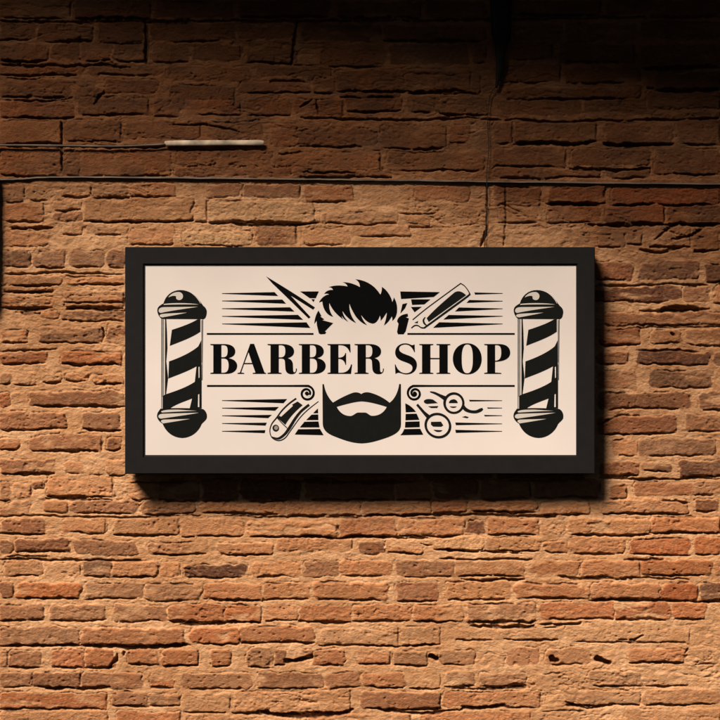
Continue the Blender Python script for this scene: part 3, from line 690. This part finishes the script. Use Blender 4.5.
# ledge: a thin metal strip let into the joint at the change of brickwork
bm = bmesh.new()
lp = [(-520, 178.0), (-100, 178.5), (0, 181.0), (60, 178.6), (200, 179.6), (330, 181.0), (430, 182.2), (560, 184.0), (720, 185.6), (900, 187), (1240, 189)]
prev = None
for px, py in catmull(lp, 10):
    x, z = W(px, py - 1.6); j = r_.uniform(-.0006, .0006); o_ = 0.0065 + r_.uniform(-.0008, .0008)
    ring = [bm.verts.new(v) for v in ((x, 0.02, z+0.0020+j), (x, -o_, z+0.0016+j), (x, -o_-.0006, z-0.0024+j), (x, 0.02, z-0.0028+j))]
    if prev:
        for k in range(4): bm.faces.new((prev[k], prev[(k+1) % 4], ring[(k+1) % 4], ring[k]))
    prev = ring
o = finish('ledge_strip', bm, M_strip)
tag(o, 'thin weathered metal ledge strip running across the whole wall above the sign', 'ledge strip')

o = tube_obj('conduit', [(-500, 146.5, .010, .0032), (-60, 146.2, .010, .0032)] + [(0, 145.6, .010, .0032), (60, 146.0, .010, .0032), (118, 146.6, .010, .0032), (166, 144.6, .010, .0034)], M_strip)
tag(o, 'thin dark conduit along the sooty bricks at upper left, ending at the pale rod', 'conduit')
o = tube_obj('pale_rod', [(165, 143.8, .009, .0065), (170, 143.6, .009, .0082), (200, 143.3, .009, .0085), (235, 143.2, .009, .0080), (258, 143.2, .009, .0085), (264, 143.4, .009, .0065)], M_rod, 14, None, .55)
tag(o, 'short chalky white painted rod fixed flat on the dark bricks at upper left', 'rod')

hb = bpy.data.objects.new('cable_bracket', None); C.objects.link(hb); hb.location = (W(498, 60)[0], 0, W(498, 60)[1])
tag(hb, 'black iron bracket tapering down the sooty wall above the right half of the sign', 'bracket')
def unparent_fix(ch, par):
    ch.parent = par; ch.location = tuple(-v for v in par.location)
p1 = tube_obj('bracket_plate', [(500, -30, .02, .030), (500, 10, .02, .031), (501, 36, .02, .028), (500, 50, .018, .016), (499, 70, .016, .010), (496, 88, .010, .0035)], M_iron, 12, flat=.35)
unparent_fix(p1, hb)
for yy in (8, 30):
    p2 = tube_obj('bolt', [(501, yy-1.8, .031, .004), (501, yy, .033, .0065), (501, yy+1.8, .031, .004)], M_iron, 10); unparent_fix(p2, hb)
o = tube_obj('wire', [(496, 86, .007, .0014), (490, 96, .006, .0012), (487.5, 120, .006, .0010), (488.5, 150, .006, .0011), (486.5, 175, .0075, .0011), (487.5, 200, .006, .0014), (486, 225, .005, .0015), (484, 252, .006, .0013)], M_cable)
tag(o, 'thin black wire hanging from the iron bracket down behind the sign top', 'wire')

o = tube_obj('groove_shade', [(-9, 176, .02, .022), (-9, 200, .02, .022), (-9.5, 250, .02, .022), (-10, 290, .02, .021), (-11.5, 306, .02, .017), (-13, 316, .018, .010)], M_iron, 14)  # added dark tube standing in for a shadowy groove
tag(o, 'dark iron pipe stub, added and standing in for groove shade on the wall at the far left edge', 'shade_strip')

# awning: added roof out of view, put in to shade the upper courses
aw = bpy.data.objects.new('shade_blocker', None); C.objects.link(aw)
aw.location = (0.0, 0, 2.085); aw.rotation_euler = (0, math.radians(8.5), 0)
tag(aw, 'dark wooden shade blocker, added out of view above the sign to darken the top courses', 'shade_blocker')
bm = bmesh.new()
for k in range(30):
    x = -3.4 + k*0.23
    box_bm(bm, x, x+0.2294, -1.22, 0.02, 0.0, 0.022)
finish('blocker_boards', bm, M_blocker_wood, aw)
bm = bmesh.new(); box_bm(bm, -3.4, 3.5, -1.25, -1.222, -0.05, 0.06); finish('blocker_front', bm, M_blocker_wood, aw, 0.003)
for x in (-2.4, -0.8, 0.8, 2.4):
    bm = bmesh.new(); box_bm(bm, x-.03, x+.03, -1.21, 0.02, -0.075, -0.003); finish('blocker_bar', bm, M_blocker_wood, aw, 0.003)

# ------------------------------------------------------------------ light, sky, camera
d = np.array([17.0, 23.0, -31.0]); d /= np.linalg.norm(d)      # travel direction of the light
sun = bpy.data.lights.new('sun', 'SUN'); sun.energy = 5.0; sun.angle = math.radians(20); sun.color = (1.0, 0.87, 0.72)
so = bpy.data.objects.new('sun', sun); C.objects.link(so); so.location = (-3, -4, 6)
from mathutils import Vector
so.rotation_euler = Vector(d).to_track_quat('-Z', 'Y').to_euler()
w = bpy.data.worlds.new('World'); bpy.context.scene.world = w; w.use_nodes = True
sky = w.node_tree.nodes.new('ShaderNodeTexSky'); sky.sky_type = 'NISHITA'; sky.sun_disc = False
sky.sun_elevation = math.asin(-d[2]); sky.sun_rotation = math.atan2(-d[0], -d[1])
bg = w.node_tree.nodes['Background']; w.node_tree.links.new(sky.outputs['Color'], bg.inputs['Color']); bg.inputs['Strength'].default_value = 0.008

cam = bpy.data.cameras.new('camera'); co = bpy.data.objects.new('camera', cam); C.objects.link(co)
co.location = (0, -CAM_D, 0); co.rotation_euler = (math.radians(90), 0, 0)
cam.sensor_width = 36; cam.lens = 36*CAM_D/(720*S); cam.clip_end = 200; cam.clip_start = 0.1
sc_ = bpy.context.scene; sc_.camera = co
sc_.view_settings.view_transform = 'Standard'; sc_.view_settings.look = 'None'; sc_.view_settings.gamma = 1
sc_.view_settings.exposure = 0.38
